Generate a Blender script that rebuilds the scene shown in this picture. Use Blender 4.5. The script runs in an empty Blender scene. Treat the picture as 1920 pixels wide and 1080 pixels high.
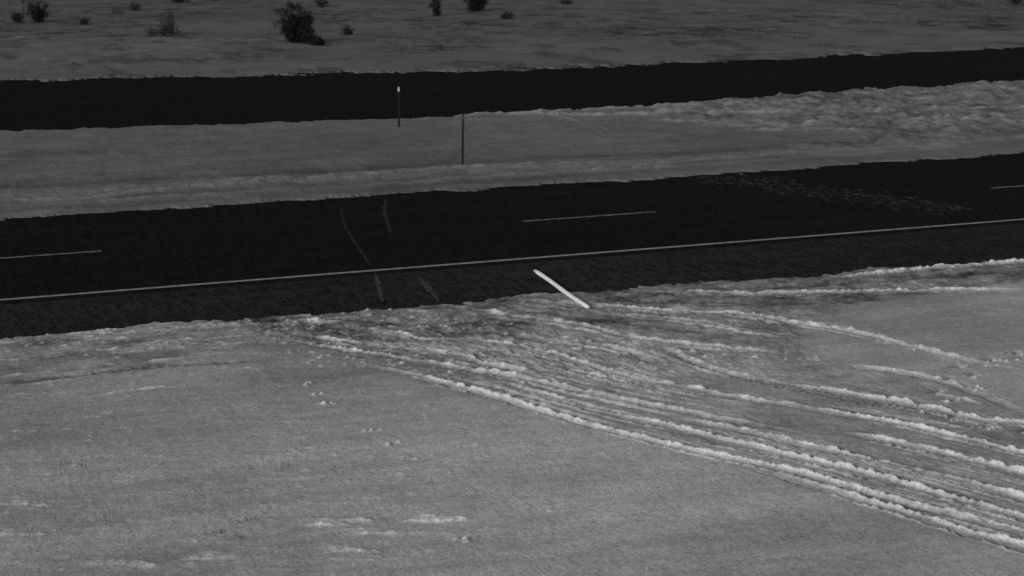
import bpy, math, random, mathutils
import numpy as np
random.seed(7); rng=np.random.default_rng(7)
S=bpy.context.scene
# World frame: X runs along the highway, Y across it, metres. Camera mast stands at X=0,Y=0.
# ------------------------------------------------------------------ camera
F=3454.0; H=6.69; PITCH=math.atan(732/F); TH=math.radians(67.7)
cam=bpy.data.cameras.new('camera'); co=bpy.data.objects.new('camera',cam); S.collection.objects.link(co)
co.location=(0,0,H); co.rotation_euler=(math.pi/2-PITCH,0,-(math.pi/2-TH))
cam.sensor_width=36; cam.lens=36*F/1920; cam.clip_end=20000; S.camera=co
# ------------------------------------------------------------------ noise helpers
def smooth(t): return t*t*(3-2*t)
def vnoise(X,Y,scale,seed):
    r=np.random.default_rng(seed).random((256,256)).astype(np.float32)
    x=X/scale; y=Y/scale
    xi=np.floor(x).astype(np.int64); yi=np.floor(y).astype(np.int64)
    fx=smooth((x-xi).astype(np.float32)); fy=smooth((y-yi).astype(np.float32))
    a=r[xi&255,yi&255]; b=r[(xi+1)&255,yi&255]; c=r[xi&255,(yi+1)&255]; d=r[(xi+1)&255,(yi+1)&255]
    return (a*(1-fx)+b*fx)*(1-fy)+(c*(1-fx)+d*fx)*fy-0.5
CA,SA=math.cos(.6),math.sin(.6)
def fbm(X,Y,scale,seed,o=4,g=.55,rot=True):
    out=0;amp=1
    for i in range(o):
        out=out+amp*vnoise(X+13.7*i,Y-7.3*i,scale/2**i,seed+i); amp*=g
        if rot: X,Y=X*CA-Y*SA,X*SA+Y*CA
    return out
def sst(a,b,x):
    t=np.clip((x-a)/(b-a),0,1); return t*t*(3-2*t)
# ------------------------------------------------------------------ grid
def geo(a,b,n,start):
    t=np.linspace(0,1,n+1)[1:]; L=abs(b-a); k=math.log(L/start+1)
    return a+np.sign(b-a)*(np.exp(k*t)-1)*start
xs=np.concatenate([geo(0,-4000,30,.3)[::-1],np.arange(0,24,.023),np.arange(24,46,.07),np.arange(46,92,.22),[92.],geo(92,4000,30,1.)])
ys=np.concatenate([geo(13,-4000,30,.3)[::-1],np.arange(13,28.95,.022),np.arange(29,39.2,.6),np.arange(39.2,56.5,.06),np.arange(57,67,.6),np.arange(67,72,.12),np.arange(72,140,.3),[140.],geo(140,4000,30,1.5)])
xs=np.unique(xs); ys=np.unique(ys); nx,ny=len(xs),len(ys)
X,Y=np.meshgrid(xs.astype(np.float32),ys.astype(np.float32),indexing='ij')
ridge=np.zeros((nx,ny),np.float32); rut=np.zeros((nx,ny),np.float32)
def spline(P,step):
    P=np.array(P,float)
    if len(P)==2: P=np.array([P[0],P[0]*.5+P[1]*.5,P[1]])
    Q=np.vstack([2*P[0]-P[1],P,2*P[-1]-P[-2]]); out=[]
    for i in range(1,len(Q)-2):
        n=max(2,int(np.linalg.norm(Q[i+1]-Q[i])/step)); t=np.linspace(0,1,n,endpoint=False)[:,None]
        out.append(.5*((2*Q[i])+(-Q[i-1]+Q[i+1])*t+(2*Q[i-1]-5*Q[i]+4*Q[i+1]-Q[i+2])*t**2+(-Q[i-1]+3*Q[i]-3*Q[i+1]+Q[i+2])*t**3))
    out.append(P[-1:]); return np.vstack(out)
def stamp(field,x,y,w,a):
    i0,i1=np.searchsorted(xs,[x-2.4*w,x+2.4*w]); j0,j1=np.searchsorted(ys,[y-2.4*w,y+2.4*w])
    if i1<=i0 or j1<=j0: return
    d2=(X[i0:i1,j0:j1]-x)**2+(Y[i0:i1,j0:j1]-y)**2
    v=a*np.exp(-d2/(w*w)); np.maximum(field[i0:i1,j0:j1],v,out=field[i0:i1,j0:j1])
def n1(n,period,r):
    k=max(4,int(n/max(period,1.01))+3); c=r.random(k); t=np.linspace(0,k-1.001,n); i=t.astype(int); f=smooth(t-i)
    return c[i]*(1-f)+c[np.minimum(i+1,k-1)]*f
def line(field,P,w,a,off=0,wander=.02,brk=.5,rough=.2,fade=True,lw=1.0):
    st=max(.018,w*.42); C=spline(P,st); n=len(C)
    T=np.gradient(C,axis=0); T/=np.linalg.norm(T,axis=1)[:,None]+1e-9; N=np.stack([-T[:,1],T[:,0]],1)
    o=off+wander*(n1(n,1.6*lw/st,rng)*2-1)+wander*rough*(n1(n,.25*lw/st,rng)*2-1)
    amp=a*(1-brk+brk*1.5*n1(n,1.3*lw/st,rng))*(1-rough*.8+rough*.9*n1(n,.13*lw/st,rng))
    if fade: e=np.minimum(np.arange(n),np.arange(n)[::-1])/max(1,n*.15); amp=amp*np.clip(e,0,1)**.7
    ww=w*(1-rough*.3+rough*.7*n1(n,.3*lw/st,rng))*(.75+.5*n1(n,1.1*lw/st,rng))
    C=C+N*o[:,None]
    for k in range(n):
        if amp[k]>.03: stamp(field,C[k,0],C[k,1],ww[k],amp[k])
T={
'A':[(13.04,21.58),(13.56,20.76),(14.12,19.81),(14.4,19.14),(14.82,18.7),(15.6,18)],
'B':[(12.47,20.62),(13.17,19.64),(13.7,18.51),(14.01,17.65),(14.3,16.5)],
'C':[(12.48,19.19),(12.9,18.51),(13.2,17.81),(13.52,17),(13.8,15.6)],
'D':[(10.81,20.66),(11.36,19.8),(11.77,18.93),(12.2,18.04),(12.66,17.07),(12.96,16.27),(13.3,15.0)],
'E':[(9.95,21.46),(10.48,20.48),(11.04,19.23),(11.54,18.17),(12.02,17.22),(12.52,15.7),(12.9,14.2)],
'F':[(7.91,24.81),(8.73,23.04),(9.26,21.66),(9.78,20.45),(10.16,19.54),(10.69,18.61),(11.2,17.62),(11.64,16.65),(12.21,15.3),(12.6,14)],
'G':[(10.61,18.46),(11.04,17.37),(11.43,16.34),(11.66,15.58),(11.93,14.93),(12.2,13.8)],
'H':[(7.2,26.8),(7.7,26.1),(8.2,25.4),(8.7,24.7),(9.3,23.9),(9.8,23.1),(10.2,22.2),(11.1,20.8),(12,19.5)],
'I':[(7.5,27.2),(8.1,26.3),(8.6,25.7),(9.2,25.1),(9.5,24.3),(9.8,23.9),(10.1,22.9)],
'J':[(8.4,27.3),(8.8,26.7),(9.3,26),(10,25.6),(10.5,24.8),(10.9,23.6),(11.2,22.5),(12.1,21.1),(12.9,20.2)],
'M':[(10.3,28.3),(10.8,27.6),(11.3,26.8),(11.9,25.8),(12.3,24.8),(12.9,24.1),(13.5,23.5),(13.9,23)],
'N':[(11.5,28.3),(12.2,27.7),(12.9,27),(13.8,26.2),(14.5,25.7),(15,24.9),(15.5,24.1),(15.8,23),(16.1,21.8),(16.5,20.9)],
'O':[(13.8,28.0),(14.7,27.5),(15.4,27),(17.2,26.5),(18.6,26.1),(20.1,25.5)],
'P':[(17.4,27.7),(19.2,27.8),(20.4,27.8),(21.8,27.7),(26,27.6)],
'Q':[(11.5,24.8),(11.8,24.2),(11.9,23.3)],
'R':[(12.4,24.2),(12.5,22.9),(12.7,22.1),(13,21.6)],
'S':[(14.3,22.2),(14.8,21.6),(15.2,20.6),(15.2,19.2)]}
# (berm width, amount, roughness): crisp where tyres ran straight, crumbly near the shoulder
spec={'A':(.038,1.,.15),'B':(.036,1.05,.12),'C':(.05,1.1,.25),'D':(.036,1.1,.1),'E':(.036,1.2,.1),'F':(.042,1.15,.15),'G':(.035,1.05,.1),
 'H':(.055,.9,.5),'I':(.06,.85,.6),'J':(.06,.85,.6),'M':(.08,.75,.75),'N':(.07,.95,.5),'O':(.065,.85,.4),'P':(.09,1.1,.35),'Q':(.10,.9,.8),'R':(.055,.6,.5),'S':(.045,.5,.35)}
for k,(w,a,r_) in spec.items():
    line(ridge,T[k],w,a,0,.02,.38,r_)
    line(rut,T[k],.065,1.,-.13,.02,.4,r_)
    if k in 'ABCDEFGHIJMNO':
        line(ridge,T[k],w*.65,.55*a,-.24+.06*rng.random(),.03,.8,r_)
        line(rut,T[k],.05,.8,.11,.02,.6,r_)
def between(a,b,n,ws,am):
    A=spline(T[a],.1);B=spline(T[b],.1); A=A[np.argsort(A[:,1])];B=B[np.argsort(B[:,1])]
    lo=max(A[0,1],B[0,1])+.02; hi=min(A[-1,1],B[-1,1])-.02
    for _ in range(n):
        t=rng.uniform(-.05,1.05); l=rng.uniform(lo,lo+.35*(hi-lo)); h=rng.uniform(l+.5*(hi-l),hi)
        yy=np.linspace(h,l,9); xx=np.interp(yy,A[:,1],A[:,0])*(1-t)+np.interp(yy,B[:,1],B[:,0])*t
        P=list(zip(xx,yy)); line(ridge,P,rng.uniform(*ws),am*rng.uniform(.4,1),0,.015,.7,.2)
        line(rut,P,rng.uniform(*ws)*1.2,.95*rng.uniform(.5,1),rng.choice([-.06,.06]),.015,.6,.2)
for a,b,n in [('F','G',5),('F','E',8),('E','D',8),('D','C',8),('C','B',7),('B','A',5),('F','H',6),('A','S',3)]: between(a,b,n,(.02,.03),.6)
for a,b,n in [('H','J',9),('I','J',6),('J','M',8),('M','N',6),('H','F',4),('J','R',5)]: between(a,b,n,(.03,.055),.6)
line(ridge,[(7.8,28),(8.4,27.6)],.08,.8); line(ridge,[(8.6,27.1),(9.1,26.3)],.07,1)
line(rut,[(8.4,27.9),(9.3,27.1)],.1,1.6,0,.03,.3)
for P in [[(7.6,27.5),(8.6,26.4),(9.4,25.6)],[(9.2,26.6),(10.2,26.1),(11.0,25.0)],[(10.7,26.3),(11.4,25.3),(11.9,24.4)],[(12.6,27.2),(14,25.9),(15,24.4)],[(12.9,27.6),(14.5,26.6),(16.5,25.9),(18,25.6)],[(11,28),(12,26.6),(13,25.2),(13.8,24.2)],[(15.5,27.4),(18,27.1),(21,26.9)]]:
    line(rut,P,.11,1.2,0,.04,.5,.4)
line(rut,[(0,25.7),(2.8,25.8),(4.3,25.8),(5.3,25.8),(6.4,25.7),(7.6,25.5)],.13,1.4,0,.08,.5,.5)
line(rut,[(0,25.9),(2.8,26.1),(4.3,26.15),(6.4,26.1)],.09,.8,0,.1,.8,.6)
tr=spline([(12.5,22.2),(13,21.3),(13.4,20.5),(14,19.5),(14.2,18.2)],.1)
for q in range(len(tr)-1):
    d=tr[q+1]-tr[q]; d/=np.linalg.norm(d)+1e-9; n=np.array([-d[1],d[0]])
    for s in (-.1,-.035,.035,.1): p=tr[q]+n*s+d*.3*abs(s); stamp(rut,p[0],p[1],.026,1.5)
for P in ([(14.2,19.9),(15.3,20.8),(15.8,21.3),(16.5,21.5),(17.1,21.7)],[(14.1,19.8),(14.2,18.9),(14.5,18.5)]):
    C=spline(P,.3)
    for q,c in enumerate(C):
        s=.1*(1 if q%2 else -1); x,y=c[0]+s,c[1]-s
        stamp(rut,x,y,.08,1.4); stamp(rut,x+.07,y+.05,.06,1.2)
        for _ in range(5): stamp(ridge,x+rng.normal(0,.09),y-.11+rng.normal(0,.06),.035,.5+.4*rng.random())
for x,y in [(6.8,24),(6.8,23.4),(6.8,22.9),(6.9,20.8),(6.9,20.2),(6.9,21.4),(2.8,23.1),(6.5,17.3)]:
    for _ in range(3): stamp(ridge,x+rng.normal(0,.06),y+rng.normal(0,.04),rng.uniform(.015,.04),.5+.4*rng.random())
for _ in range(1600):
    x=rng.uniform(7,15); y=rng.uniform(22.5,28.4)
    if abs((x-7)-(28-y)*.9)>2.6: continue
    stamp(ridge if rng.random()<.7 else rut,x,y,rng.uniform(.018,.05),rng.uniform(.1,.7))
for _ in range(700):
    stamp(ridge if rng.random()<.5 else rut,rng.uniform(1,9),28.6-abs(rng.normal(0,1.2)),rng.uniform(.015,.045),rng.uniform(.1,.5))
for _ in range(150):
    x=rng.uniform(1,9); y=28.5-abs(rng.normal(0,1.3)); l=rng.uniform(.15,.8)
    line(ridge if rng.random()<.5 else rut,[(x-l,y+rng.uniform(-.1,.1)),(x,y),(x+l,y+rng.uniform(-.12,.05))],rng.uniform(.03,.06),rng.uniform(.15,.6),0,.04,.7,.6,True,.5)
for _ in range(700):
    stamp(ridge if rng.random()<.5 else rut,rng.uniform(2,8),rng.uniform(17,27),rng.uniform(.015,.04),rng.uniform(.1,.3))
# wind drifts (sastrugi)
drift=np.zeros_like(ridge)
def dr(x,y,l,a):
    for k in range(4):
        o=k*.06+rng.normal(0,.015); s=rng.normal(0,.08)
        line(drift,[(x+s-l*(1-.2*k),y+l*.45+o),(x+s-.1*l,y+.04+o),(x+s+l*(.9-.2*k),y-l*.32+o*.6)],.03+.018*k,a*(1-.22*k),0,.03,.6,.5,True,.4)
for x,y,l,a in [(5.4,18.2,.26,1),(6.5,17.9,.32,1.1),(5.3,17.3,.28,1),(2.5,20.2,.3,.6),(3,17.9,.4,.9),(4,17.7,.3,.8),(5.75,17.75,.3,1),(2.2,19.3,.35,.6)]: dr(x,y,l,a)
for _ in range(60): dr(rng.uniform(1.5,6.5),rng.uniform(17,25),rng.uniform(.15,.5),rng.uniform(.06,.28))
fine=fbm(X,Y,.09,300,3,.8)*(Y<29)
ridge*=np.clip(1+.75*fine,.25,1.5); rut*=np.clip(1+.8*fbm(X,Y,.12,310,3,.8)*(Y<29),.2,1.6); drift*=np.clip(1+.7*fine,.2,1.6)
# median windrows
big=np.zeros_like(ridge); bdark=np.zeros_like(ridge)
line(big,[(-10,42.4),(4.9,42.4),(9.8,42.6),(16,42.4),(22.5,42.3),(28.8,41.9),(32.7,42.2),(45,43)],.32,.8,0,.18,.6,.5,False,3)
line(big,[(-10,41.9),(4.9,41.9),(12,42.1),(22,41.9),(30,41.8)],.14,.7,0,.15,.8,.5,False,3)
line(big,[(-10,41.2),(4.9,41.2),(12,41.2),(22,41.2),(30,41.3)],.12,.5,0,.15,.9,.5,False,3)
line(bdark,[(-10,44.1),(5.1,44.1),(14.1,43.6),(18.6,43.9),(23.8,43.4),(30,43.2)],.4,1.1,0,.15,.4,.3,False,4)
line(bdark,[(-10,43.1),(5.1,43.1),(14.1,42.9),(24,42.8)],.14,.8,0,.15,.8,.3,False,4)
line(bdark,[(-10,41.5),(5,41.5),(15,41.6),(28,41.4)],.12,.9,0,.1,.8,.4,False,3)
line(bdark,[(-10,40.7),(5,40.7),(15,40.6),(28,40.6)],.25,.9,0,.1,.6,.4,False,3)
line(big,[(19.8,53.9),(23.7,52.2),(28,50.4),(31,49)],.16,1.,0,.08,.4,.4,True,2)
line(big,[(21.5,54.0),(24,53.6),(28,52.6),(32,51.6)],.12,.9,0,.08,.5,.4,True,2)
for _ in range(50):
    x=rng.uniform(26,43);y=rng.uniform(44.5,54.5);l=rng.uniform(.8,2.6)
    line(big if rng.random()<.55 else bdark,[(x-l,y+l*rng.uniform(.1,1.2)),(x,y),(x+l,y-l*rng.uniform(0,1.0))],rng.uniform(.07,.15),rng.uniform(.3,.9),0,.25,.7,.8,True,1.5)
line(big,[(27,53.9),(32.8,54.5),(43.1,55.8),(55,56.6)],.2,.6,0,.25,.8,.8,False,1.5)
big*=np.clip(1+.6*fbm(X,Y,.3,320,3,.7),.3,1.5)
def poly(P,warp=.25,seed=3):
    P=np.array(P,float); i0,i1=np.searchsorted(xs,[P[:,0].min()-1,P[:,0].max()+1]); j0,j1=np.searchsorted(ys,[P[:,1].min()-1,P[:,1].max()+1])
    x=X[i0:i1,j0:j1]; y=Y[i0:i1,j0:j1]
    x=x+warp*2*fbm(x,y,1.2,seed,5,.7); y=y+warp*2*fbm(x,y,1.2,seed+9,5,.7)
    ins=np.zeros(x.shape,bool); n=len(P)
    for a in range(n):
        (xa,ya),(xb,yb)=P[a],P[(a+1)%n]
        if ya==yb: continue
        c=((ya>y)!=(yb>y))&(x<(xb-xa)*(y-ya)/(yb-ya)+xa); ins^=c
    m=ins.astype(np.float32)
    for ax in (0,1):
        for _ in range(3): m=(np.roll(m,4,ax)+m+np.roll(m,-4,ax))/3
    out=np.zeros_like(X); out[i0:i1,j0:j1]=m; return out
tmask=poly([(6.6,28.8),(7.1,26.9),(7.9,25),(8.6,23.1),(9.2,21.6),(10.05,19.5),(11,17.2),(11.7,15.1),(12.1,13.2),(15,13.2),(15,18.5),(15.3,20),(14.,22.3),(15,24.6),(17.5,25.8),(22,26.2),(22,28.8)],.12)
rmask=poly([(25,51.5),(28,53.8),(33,54.6),(43,56),(60,57.5),(60,48),(45,46),(36,44),(27,42.4),(24,42),(29,44.5),(27,48)],.6,31)
# ------------------------------------------------------------------ height + albedo (brightness falloff painted in)
fe=28.75-.045*np.clip(X-6,-6,16)
ne=39.65+.04*np.clip(X-20,0,30)
n_edge=fbm(X,Y,1.1,50,6,.7)
def pwl(pts): p=np.array(pts); return np.interp(xs,p[:,0],p[:,1]).astype(np.float32)[:,None]+0*Y
fn=pwl([(-40,55.3),(6.5,55.1),(12.6,54.4),(19.7,53.8),(25.6,53.8),(32.8,54.3),(43,55.7),(60,56.5),(200,57)])
ff=pwl([(-40,70.9),(8.4,70.6),(16.3,69.6),(27.7,67.6),(38.4,67.9),(53.9,69.2),(80,70.),(200,70)])
m1=sst(-.1,.12,fe-Y+.35*n_edge)*(Y<34)
m2=sst(-.12,.25,Y-ne+.45*n_edge)*(1-sst(-.1,.2,Y-fn+.6*n_edge))*((Y>=34)&(Y<60))
m3=sst(-.2,.4,Y-ff+1.3*n_edge)*(Y>=60)
M=np.clip(m1+m2+m3,0,1)
base=.035+.05*fbm(X,Y,3.2,60,3)+.022*fbm(X*.6,Y*1.8,.7,66,4,.6)
base=base*sst(0,1.2,np.minimum(np.abs(Y-fe),np.minimum(np.abs(Y-ne),np.abs(Y-fn))))+.03
near=(Y<29)
roughz=.35+.65*sst(20,24.5,Y)
base+=near*tmask*roughz*(.03*fbm(X,Y,.22,70,4,.75)-.012)
base+=near*sst(25.4,27,Y)*.022*fbm(X*.6,Y,.22,75,4,.7)
base+=(~near)*(Y<58)*.05*fbm(X,Y,.8,80,4,.6)+rmask*(.06+.26*np.abs(fbm(X,Y,1.0,90,5,.58)))
base+=(Y>70)*(.25*fbm(X,Y,9,95,4,.55)+.10*fbm(X,Y,1.4,96,3,.6))*sst(70,75,Y)
far=np.hypot(X,Y-50); base+=sst(250,2500,far)*(30+50*fbm(X,Y,900,99,4))
hgt=base+.046*ridge-.035*rut+.04*drift+.12*big-.04*bdark*(~near)
hgt=np.maximum(hgt,.012)
hgt=hgt*M+(-.14)*(1-M)
alb=.43+.05*np.clip((X-3)/6,-1,1)*near  # left foreground darker: vignette put into the snow colour
alb=np.where(Y<34,alb-.05*sst(20,27,Y),np.where(Y<60,.17,.15-.02*sst(75,120,Y)))  # brightness drop with distance painted into the snow colour, band by band
alb=alb-.14*tmask*near*(.7+1.4*roughz*fbm(X,Y,.6,120,5,.75))
alb=alb-.10*near*sst(25.2,26.6,Y)*(1+2*fbm(X*.5,Y,.5,121,5,.7))
alb=alb*(1+.26*fbm(X*.6,Y*.7,2.5,122,6,.65)+.22*fbm(X*.25,Y,.9,160,5,.7,False))
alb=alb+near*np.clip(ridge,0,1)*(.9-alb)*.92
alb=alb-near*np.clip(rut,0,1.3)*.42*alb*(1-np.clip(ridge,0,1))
alb=alb+drift*.30
alb=alb+big*.11-bdark*.065+rmask*(.01+.12*fbm(X,Y,.7,125,5,.7))
br=np.zeros_like(X)
for x,y,r,a in [(42.3,84.7,4,.7),(46.9,83,3,.8),(60.5,83.7,3.5,.8),(64.7,85,3,.9),(27.2,78.5,1.6,.6),(29,80,2,.7),(36,92,5,.6),(70,98,5,.7),(21,110,5,.6),(55,92,5,.6),(14,96,4,.5),(32,104,5,.6),(45,97,5,.6)]:
    br=np.maximum(br,a*np.exp(-((X-x)**2/r**2+(Y-y)**2/(r*1.6)**2)))
alb=alb*(1-np.clip(br*(.25+2.0*fbm(X,Y,1.0,130,5,.75)),0,.7))
alb=np.where(Y>60,alb*(1-.4*sst(.12,.5,fbm(X,Y*.5,1.6,140,5,.75))),alb)
alb=alb*(1-.45*(1-M))
alb=np.clip(alb,.03,.88).astype(np.float32)
co3=np.empty((nx*ny,3),np.float32); co3[:,0]=X.ravel(); co3[:,1]=Y.ravel(); co3[:,2]=hgt.ravel()
I,J=np.meshgrid(np.arange(nx-1),np.arange(ny-1),indexing='ij'); a=(I*ny+J).ravel()
quads=np.stack([a,a+ny,a+ny+1,a+1],1).astype(np.int32)
me=bpy.data.meshes.new('snowy_ground'); me.vertices.add(nx*ny); me.vertices.foreach_set('co',co3.ravel())
nq=len(quads); me.loops.add(nq*4); me.loops.foreach_set('vertex_index',quads.ravel())
me.polygons.add(nq); me.polygons.foreach_set('loop_start',np.arange(0,nq*4,4,dtype=np.int32))
me.polygons.foreach_set('use_smooth',np.ones(nq,bool))
at=me.attributes.new('snow_albedo_falloff','FLOAT','POINT'); at.data.foreach_set('value',alb.ravel())
me.update(calc_edges=True)
ground=bpy.data.objects.new('snowy_ground',me); S.collection.objects.link(ground)
def ground_z(x,y):
    i=min(np.searchsorted(xs,x),nx-1); j=min(np.searchsorted(ys,y),ny-1); return float(hgt[i,j])
# ------------------------------------------------------------------ materials
def newmat(name,rough=.9,spec=.2):
    m=bpy.data.materials.new(name); m.use_nodes=True; nt=m.node_tree; b=nt.nodes['Principled BSDF']
    b.inputs['Roughness'].default_value=rough; b.inputs['Specular IOR Level'].default_value=spec
    return m,nt,b
def math_(nt,op,a,b=None):
    n=nt.nodes.new('ShaderNodeMath'); n.operation=op
    for i,v in enumerate((a,b)):
        if v is None: continue
        if isinstance(v,(int,float)): n.inputs[i].default_value=v
        else: nt.links.new(v,n.inputs[i])
    return n.outputs[0]
def noise(nt,scale,detail=4,rough=.6,stretch=(1,1,1)):
    g=nt.nodes.new('ShaderNodeNewGeometry'); mp=nt.nodes.new('ShaderNodeMapping'); mp.inputs['Scale'].default_value=stretch
    n=nt.nodes.new('ShaderNodeTexNoise'); n.inputs['Scale'].default_value=scale; n.inputs['Detail'].default_value=detail; n.inputs['Roughness'].default_value=rough
    nt.links.new(g.outputs['Position'],mp.inputs[0]); nt.links.new(mp.outputs[0],n.inputs['Vector']); return n.outputs['Fac']
def grey(nt,b,val):
    c=nt.nodes.new('ShaderNodeCombineColor')
    for i in range(3): nt.links.new(val,c.inputs[i])
    nt.links.new(c.outputs[0],b.inputs['Base Color'])
m,nt,b=newmat('snow',.8,.08)
A=nt.nodes.new('ShaderNodeAttribute'); A.attribute_name='snow_albedo_falloff'
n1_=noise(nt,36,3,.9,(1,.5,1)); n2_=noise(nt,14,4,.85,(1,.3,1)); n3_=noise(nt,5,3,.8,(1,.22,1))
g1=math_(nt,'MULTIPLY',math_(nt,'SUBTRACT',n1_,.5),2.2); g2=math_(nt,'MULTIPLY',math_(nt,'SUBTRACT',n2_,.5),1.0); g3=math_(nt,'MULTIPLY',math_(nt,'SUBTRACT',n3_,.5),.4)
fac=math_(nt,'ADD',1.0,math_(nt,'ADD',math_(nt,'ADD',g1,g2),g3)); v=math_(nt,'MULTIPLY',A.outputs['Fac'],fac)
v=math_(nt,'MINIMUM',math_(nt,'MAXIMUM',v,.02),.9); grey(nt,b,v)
bp=nt.nodes.new('ShaderNodeBump'); bp.inputs['Strength'].default_value=.35; bp.inputs['Distance'].default_value=.015
nt.links.new(n1_,bp.inputs['Height']); nt.links.new(bp.outputs[0],b.inputs['Normal'])
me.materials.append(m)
def asphalt(name,lo):
    m,nt,b=newmat(name,.95,.02)
    g=noise(nt,20,4,.9,(1,.35,1)); g_=noise(nt,7,3,.85,(1,.22,1)); s=noise(nt,1.2,5,.65,(.10,1.8,1)); l=noise(nt,.35,4,.6,(.5,1.5,1))
    v=math_(nt,'ADD',1.0,math_(nt,'MULTIPLY',math_(nt,'SUBTRACT',g,.5),5.0))
    v=math_(nt,'ADD',v,math_(nt,'MULTIPLY',math_(nt,'SUBTRACT',g_,.5),3.2))
    v=math_(nt,'MULTIPLY',v,math_(nt,'ADD',.45,math_(nt,'MULTIPLY',s,1.1)))
    v=math_(nt,'MULTIPLY',v,math_(nt,'ADD',.6,math_(nt,'MULTIPLY',l,.8)))
    v=math_(nt,'MAXIMUM',math_(nt,'MULTIPLY',v,lo),.001); grey(nt,b,v)
    return m
def paint(name,val,cut=.42,under=.02,wx=7):
    m,nt,b=newmat(name,.8,.1); n=noise(nt,wx,6,.8)
    k=nt.nodes.new('ShaderNodeMapRange'); k.inputs['From Min'].default_value=cut-.08; k.inputs['From Max'].default_value=cut+.1
    k.inputs['To Min'].default_value=under; k.inputs['To Max'].default_value=val
    nt.links.new(n,k.inputs['Value']); grey(nt,b,k.outputs[0]); return m
def obj(name,verts,faces,mat,parent=None,smooth_=False):
    q=bpy.data.meshes.new(name); q.from_pydata(verts,[],faces); q.update()
    if smooth_:
        for f in q.polygons: f.use_smooth=True
    o=bpy.data.objects.new(name,q); S.collection.objects.link(o); q.materials.append(mat)
    if parent: o.parent=parent
    return o
def strip(x0,x1,y0,y1,z,n=1):
    V=[];Fc=[]
    for i in range(n+1):
        x=x0+(x1-x0)*i/n; V+=[(x,y0,z),(x,y1,z)]
    for i in range(n): Fc.append((2*i,2*i+2,2*i+3,2*i+1))
    return V,Fc
def empty(name,loc=(0,0,0)):
    e=bpy.data.objects.new(name,None); e.location=loc; S.collection.objects.link(e); return e
# ------------------------------------------------------------------ roads
hw=empty('highway_road')
lane=asphalt('asphalt_lanes',.0105); sh=asphalt('asphalt_shoulder',.026)
wp=paint('worn_white_paint',.36,.44,.08,9); wp2=paint('very_worn_white_paint',.25,.47,.03)
obj('driving_lanes',*strip(-1500,1500,31.2,41.4,0),lane,hw)
obj('shoulder',*strip(-1500,1500,27.9,31.2,0),sh,hw)
obj('edge_line',*strip(-1500,1500,31.53,31.66,.004),wp,hw)
V=[];Fc=[]
for k in range(-40,60):
    x=2.80+k*11.96; a_,f_=strip(x,x+3.14,35.35,35.46,.004); f_=[tuple(i+len(V) for i in q) for q in f_]; V+=a_;Fc+=f_
obj('lane_dashes',V,Fc,wp2,hw)
fr=empty('highway_road')
lane2=asphalt('asphalt_far',.0078)
obj('driving_lanes',*strip(-1500,1500,53.2,71.5,0),lane2,fr)
V=[];Fc=[]
for k in range(-40,60):
    x=9.5+k*12.0; a_,f_=strip(x,x+3.1,61.9,62.0,.004); f_=[tuple(i+len(V) for i in q) for q in f_]; V+=a_;Fc+=f_
obj('lane_dashes',V,Fc,paint('faded_paint',.025,.5,.01),fr)
smear=paint('salt_smear',.032,.5,.011,6); smear2=paint('salt_smear_light',.085,.5,.028,6)
def smears(name,L,mat):
    V=[];Fc=[];z=.008
    for P,w in L:
        C=spline(P,.12); Tn=np.gradient(C,axis=0); Tn/=np.linalg.norm(Tn,axis=1)[:,None]; s0=len(V)
        for k,(c,t) in enumerate(zip(C,Tn)):
            e=min(1,(min(k,len(C)-1-k)+.3)/5); w1=w*rng.uniform(.3,1.1)*e;w2=w*rng.uniform(.3,1.1)*e; V+=[(c[0]-t[1]*w1,c[1]+t[0]*w1,z),(c[0]+t[1]*w2,c[1]-t[0]*w2,z)]
        for k in range(len(C)-1): Fc.append((s0+2*k,s0+2*k+1,s0+2*k+3,s0+2*k+2))
    obj(name,V,Fc,mat,hw)
smears('salt_smears',[([(11.8,38.8),(11.2,36.6),(10.8,34.7),(10.3,32)],.03),([(13.1,39.5),(12.4,37.5),(11.7,35)],.055)],smear)
smears('shoulder_smears',[([(10.15,31.3),(9.8,30),(9.5,28.9)],.06),([(10.8,30.8),(10.4,28.6)],.08)],smear2)
V=[];Fc=[]
pts=spline([(21.3,39.2),(22.1,38),(22.7,36),(23.6,34.4),(24,32.9)],.01)
for q in range(1500):
    c=pts[rng.integers(len(pts))]; x=c[0]+rng.normal(0,.55); y=c[1]+rng.normal(0,.6); r=rng.uniform(.008,.02)*(1+2*(rng.random()<.05)); s0=len(V); z=.005+q*2e-6
    n=6; a0=rng.uniform(0,6)
    for k in range(n): V.append((x+r*rng.uniform(.6,1.5)*math.cos(a0+k*6.283/n),y+2.6*r*rng.uniform(.6,1.5)*math.sin(a0+k*6.283/n),z))
    Fc.append(tuple(range(s0,s0+n)))
obj('snow_dust',V,Fc,paint('dust_snow',.05,.45,.02,20),hw)
# ------------------------------------------------------------------ tubes
def tube(P,R,n=8):
    P=[np.array(p,float) for p in P]; V=[];Fc=[]
    for i,p in enumerate(P):
        d=P[min(i+1,len(P)-1)]-P[max(i-1,0)]; d/=np.linalg.norm(d)+1e-9
        u=np.cross(d,[0,0,1.] if abs(d[2])<.9 else [1.,0,0]); u/=np.linalg.norm(u); w=np.cross(d,u)
        for k in range(n): V.append(tuple(p+R[i]*(u*math.cos(6.2832*k/n)+w*math.sin(6.2832*k/n))))
    for i in range(len(P)-1):
        for k in range(n): Fc.append((i*n+k,i*n+(k+1)%n,(i+1)*n+(k+1)%n,(i+1)*n+k))
    Fc.append(tuple(range(n))[::-1]); Fc.append(tuple((len(P)-1)*n+k for k in range(n))); return V,Fc
mp_=paint('white_pole_plastic',.85,.36,.35,14)
a_=np.array([12.86,30.26,.045]); c_=np.array([12.38,26.89,.095])
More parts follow.
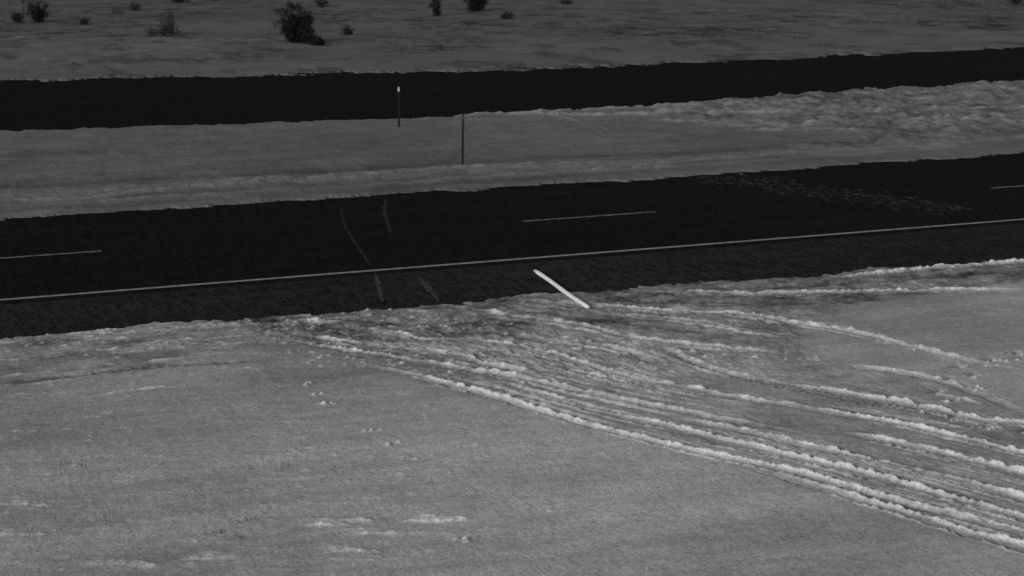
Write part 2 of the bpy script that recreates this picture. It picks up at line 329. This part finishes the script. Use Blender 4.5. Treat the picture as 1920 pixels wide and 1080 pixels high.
P=[a_+(c_-a_)*t+np.array([0.01*math.sin(t*7),0,0]) for t in np.linspace(0,1,14)]
R=[.028]+[.038,.038,.036,.038,.035,.037,.039,.036,.038,.037,.038,.036]+[.03]
obj('marker_pole',*tube(P,R,12),mp_,None,True)
# ------------------------------------------------------------------ delineator posts
def delineator(x,y,h_,col,refl,rs,lean=0):
    z=ground_z(x,y); e=empty('delineator_post',(x,y,z)); e.rotation_euler=(0,lean,math.radians(-20))
    m,nt,b=newmat('post_steel',.6,.1); n=noise(nt,20,4,.7); grey(nt,b,math_(nt,'MULTIPLY',n,col*2))
    w=.02;d=.026;t=.005
    prof=[(-w-.012,0),(-w,0),(-w+.006,d),(w-.006,d),(w,0),(w+.012,0),(w+.012,-t),(w-t,-t),(w-.01,d-t),(-w+.01,d-t),(-w+t,-t),(-w-.012,-t)]
    V=[];n_=len(prof)
    for zz in (-.1,h_): V+=[(px,py,zz) for px,py in prof]
    Fc=[(k,(k+1)%n_,n_+(k+1)%n_,n_+k) for k in range(n_)]+[tuple(range(n_,2*n_))]
    obj('channel',V,Fc,m,e)
    m2,nt2,b2=newmat('reflector',.4,.2); b2.inputs['Base Color'].default_value=(refl,refl,refl,1)
    ring=[(.036*rs*math.cos(a),.08*rs*math.sin(a)) for a in np.linspace(0,6.2832,17)[:-1]]; V=[]
    for yy in (-.014,-.006): V+=[(px,yy,h_-.09+pz) for px,pz in ring]
    k_=16; Fc=[tuple(range(k_)),tuple(range(k_,2*k_))[::-1]]+[(k,k+k_,(k+1)%k_+k_,(k+1)%k_) for k in range(k_)]
    obj('reflector',V,Fc,m2,e); return e
delineator(16.15,42.61,1.26,.045,.06,.9,.012)
delineator(17.57,51.67,1.2,.025,.45,.95,0)
# ------------------------------------------------------------------ shrubs
leafm={}
def shrub(x,y,hh,ww,dens,col,name='shrub'):
    z=ground_z(x,y); e=empty(name,(x,y,z)); key=round(col,3)
    if key not in leafm:
        m,nt,b=newmat('shrub_foliage',.9,.05); n=noise(nt,5,4,.7); grey(nt,b,math_(nt,'MULTIPLY',math_(nt,'POWER',n,2.0),col*3)); leafm[key]=m
    m=leafm[key]; V=[];Fc=[];LV=[];LF=[]; ns=max(7,int(13*ww)); tips=[]
    for s in range(ns):
        a=random.uniform(0,6.283); r=random.uniform(.05,.52)*ww; hx=hh*random.uniform(.35,1.0)*(1-.3*(r/(.5*ww))**2)
        P=[(random.gauss(0,.05),random.gauss(0,.05),-.05),(r*.5*math.cos(a),r*.5*math.sin(a),hx*.3),(r*.85*math.cos(a+.2),r*.85*math.sin(a+.2),hx*.7),(r*math.cos(a+.3),r*math.sin(a+.3),hx)]
        v,f=tube(P,[.03,.02,.012,.004],5); f=[tuple(i+len(V) for i in q) for q in f]; V+=v;Fc+=f
        for _ in range(6):
            t=random.uniform(.15,1); i=min(int(t*3),2); ft=t*3-i; base_=[P[i][k]*(1-ft)+P[i+1][k]*ft for k in range(3)]
            tip=[base_[0]+random.gauss(0,.14)*ww,base_[1]+random.gauss(0,.14)*ww,max(.03,base_[2]+random.uniform(-.08,.16)*hh)]
            v,f=tube([base_,tip],[.009,.003],4); f=[tuple(i_+len(V) for i_ in q) for q in f]; V+=v;Fc+=f; tips.append((base_,tip))
    for b0,t0 in tips:
        if random.random()>dens+.05: continue
        cx=random.uniform(.2,1.05); c=[b0[k]*(1-cx)+t0[k]*cx for k in range(3)]
        for _ in range(int(50*dens)):
            s=random.uniform(.02,.05); q=[c[0]+random.gauss(0,.09),c[1]+random.gauss(0,.09),max(.02,c[2]+random.gauss(0,.09))]
            u=np.array([random.gauss(0,1) for _ in range(3)]); u/=np.linalg.norm(u); w=np.cross(u,[.3,.5,.8]); w/=np.linalg.norm(w)+1e-9
            i=len(LV); LV+=[tuple(np.array(q)+u*s),tuple(np.array(q)+w*s*.7),tuple(np.array(q)-u*s),tuple(np.array(q)-w*s*.7)]; LF.append((i,i+1,i+2,i+3))
    obj('branches',V,Fc,m,e)
    if LF: obj('foliage',LV,LF,m,e)
for a in [(23.5,84,2.3,1.6,1,.035),(23.3,83.6,1.5,1.4,.9,.035),(23.9,82.9,1.0,.8,.8,.035),(24.1,81.9,.45,.7,.6,.04),(14.6,104,1.4,1.5,.6,.04),(13.4,103,.8,.9,.5,.04),(16.6,101,.3,.5,.5,.05),
          (18.9,89.5,1.2,1.3,.32,.10),(18.2,88.2,1.0,1.0,.3,.10),(17.4,87.2,.5,.8,.3,.09),(36.7,101,1.4,.9,.65,.045),(40.3,104,1.6,1.9,.75,.035),(39.5,97,.4,1,.4,.06),
          (27.2,87.7,.35,.5,.5,.06),(25.4,118,1.4,2.2,.5,.05),(28.4,121,1.4,2.0,.5,.05),(75,98,1.6,1.8,.5,.06),(21.4,112,.5,.8,.4,.06),(33,112,.6,1.0,.4,.06),(48,108,.5,1.2,.3,.07)]:
    shrub(*a)
# ------------------------------------------------------------------ dry grass (one object)
V=[];Fc=[]
def blade(x,y,z,h_,lean,w):
    a=random.uniform(0,6.283); dx,dy=lean*math.cos(a),lean*math.sin(a); px,py=-math.sin(a)*w,math.cos(a)*w; i=len(V)
    V.extend([(x-px,y-py,z-.02),(x+px,y+py,z-.02),(x+dx*.4+px*.7,y+dy*.4+py*.7,z+h_*.6),(x+dx*.4-px*.7,y+dy*.4-py*.7,z+h_*.6),(x+dx,y+dy,z+h_)])
    Fc.extend([(i,i+1,i+2,i+3),(i+3,i+2,i+4)])
for cx,cy,n,r,h_ in [(5.5,20.3,18,.12,.2),(3.,20.4,18,.3,.22),(4.3,18.6,8,.12,.12),(3.5,19.7,10,.3,.18),(3,21.1,10,.3,.18),(2.7,19.5,16,.3,.22)]:
    for _ in range(n):
        x=cx+random.gauss(0,r);y=cy+random.gauss(0,r); blade(x,y,ground_z(x,y),h_*random.uniform(.4,1.2),random.uniform(.01,.08),.002)
for cx,cy in [(4.6,18.7),(4.35,18.25),(4.2,18.5)]:
    for _ in range(6):
        x=cx+random.gauss(0,.05);y=cy+random.gauss(0,.03); blade(x,y,ground_z(x,y)+.01,.03,random.uniform(.08,.16),.007)
for cx,cy,r,n in [(42.3,84.7,3,300),(46.9,83,2.5,280),(60.5,83.7,2.5,260),(64.7,85,2.5,300),(28,79.5,1.5,160),(36,92,5,250),(70,98,4,250),(55,92,4,180),(32,104,4,180)]:
    for _ in range(n):
        x=cx+random.gauss(0,r*.7);y=cy+random.gauss(0,r); blade(x,y,ground_z(x,y),random.uniform(.05,.3),random.uniform(.02,.2),.012)
gm,gnt,gb=newmat('dry_grass',.9,.05); gn=noise(gnt,3,3,.6); grey(gnt,gb,math_(gnt,'MULTIPLY',gn,.14))
obj('dry_grass',V,Fc,gm)
# ------------------------------------------------------------------ light
EL=math.radians(21); sx,sy=-.85,-.50; L_=math.hypot(sx,sy); sx/=L_; sy/=L_
dirv=mathutils.Vector((sx*math.cos(EL),sy*math.cos(EL),math.sin(EL)))
sl=bpy.data.lights.new('sun','SUN'); sl.energy=1.4; sl.angle=math.radians(12); sl.color=(1,1,1)
so=bpy.data.objects.new('sun',sl); S.collection.objects.link(so); so.rotation_euler=dirv.to_track_quat('Z','Y').to_euler()
w=bpy.data.worlds.new('World'); S.world=w; w.use_nodes=True; nt=w.node_tree; bg=nt.nodes['Background']
sk=nt.nodes.new('ShaderNodeTexSky'); sk.sky_type='NISHITA'; sk.sun_disc=False; sk.sun_elevation=EL
sk.sun_rotation=math.atan2(sx,sy)
bwn=nt.nodes.new('ShaderNodeRGBToBW'); nt.links.new(sk.outputs[0],bwn.inputs[0]); nt.links.new(bwn.outputs[0],bg.inputs[0]); bg.inputs[1].default_value=.09
S.view_settings.view_transform='Standard'; S.view_settings.look='None'; S.view_settings.exposure=0
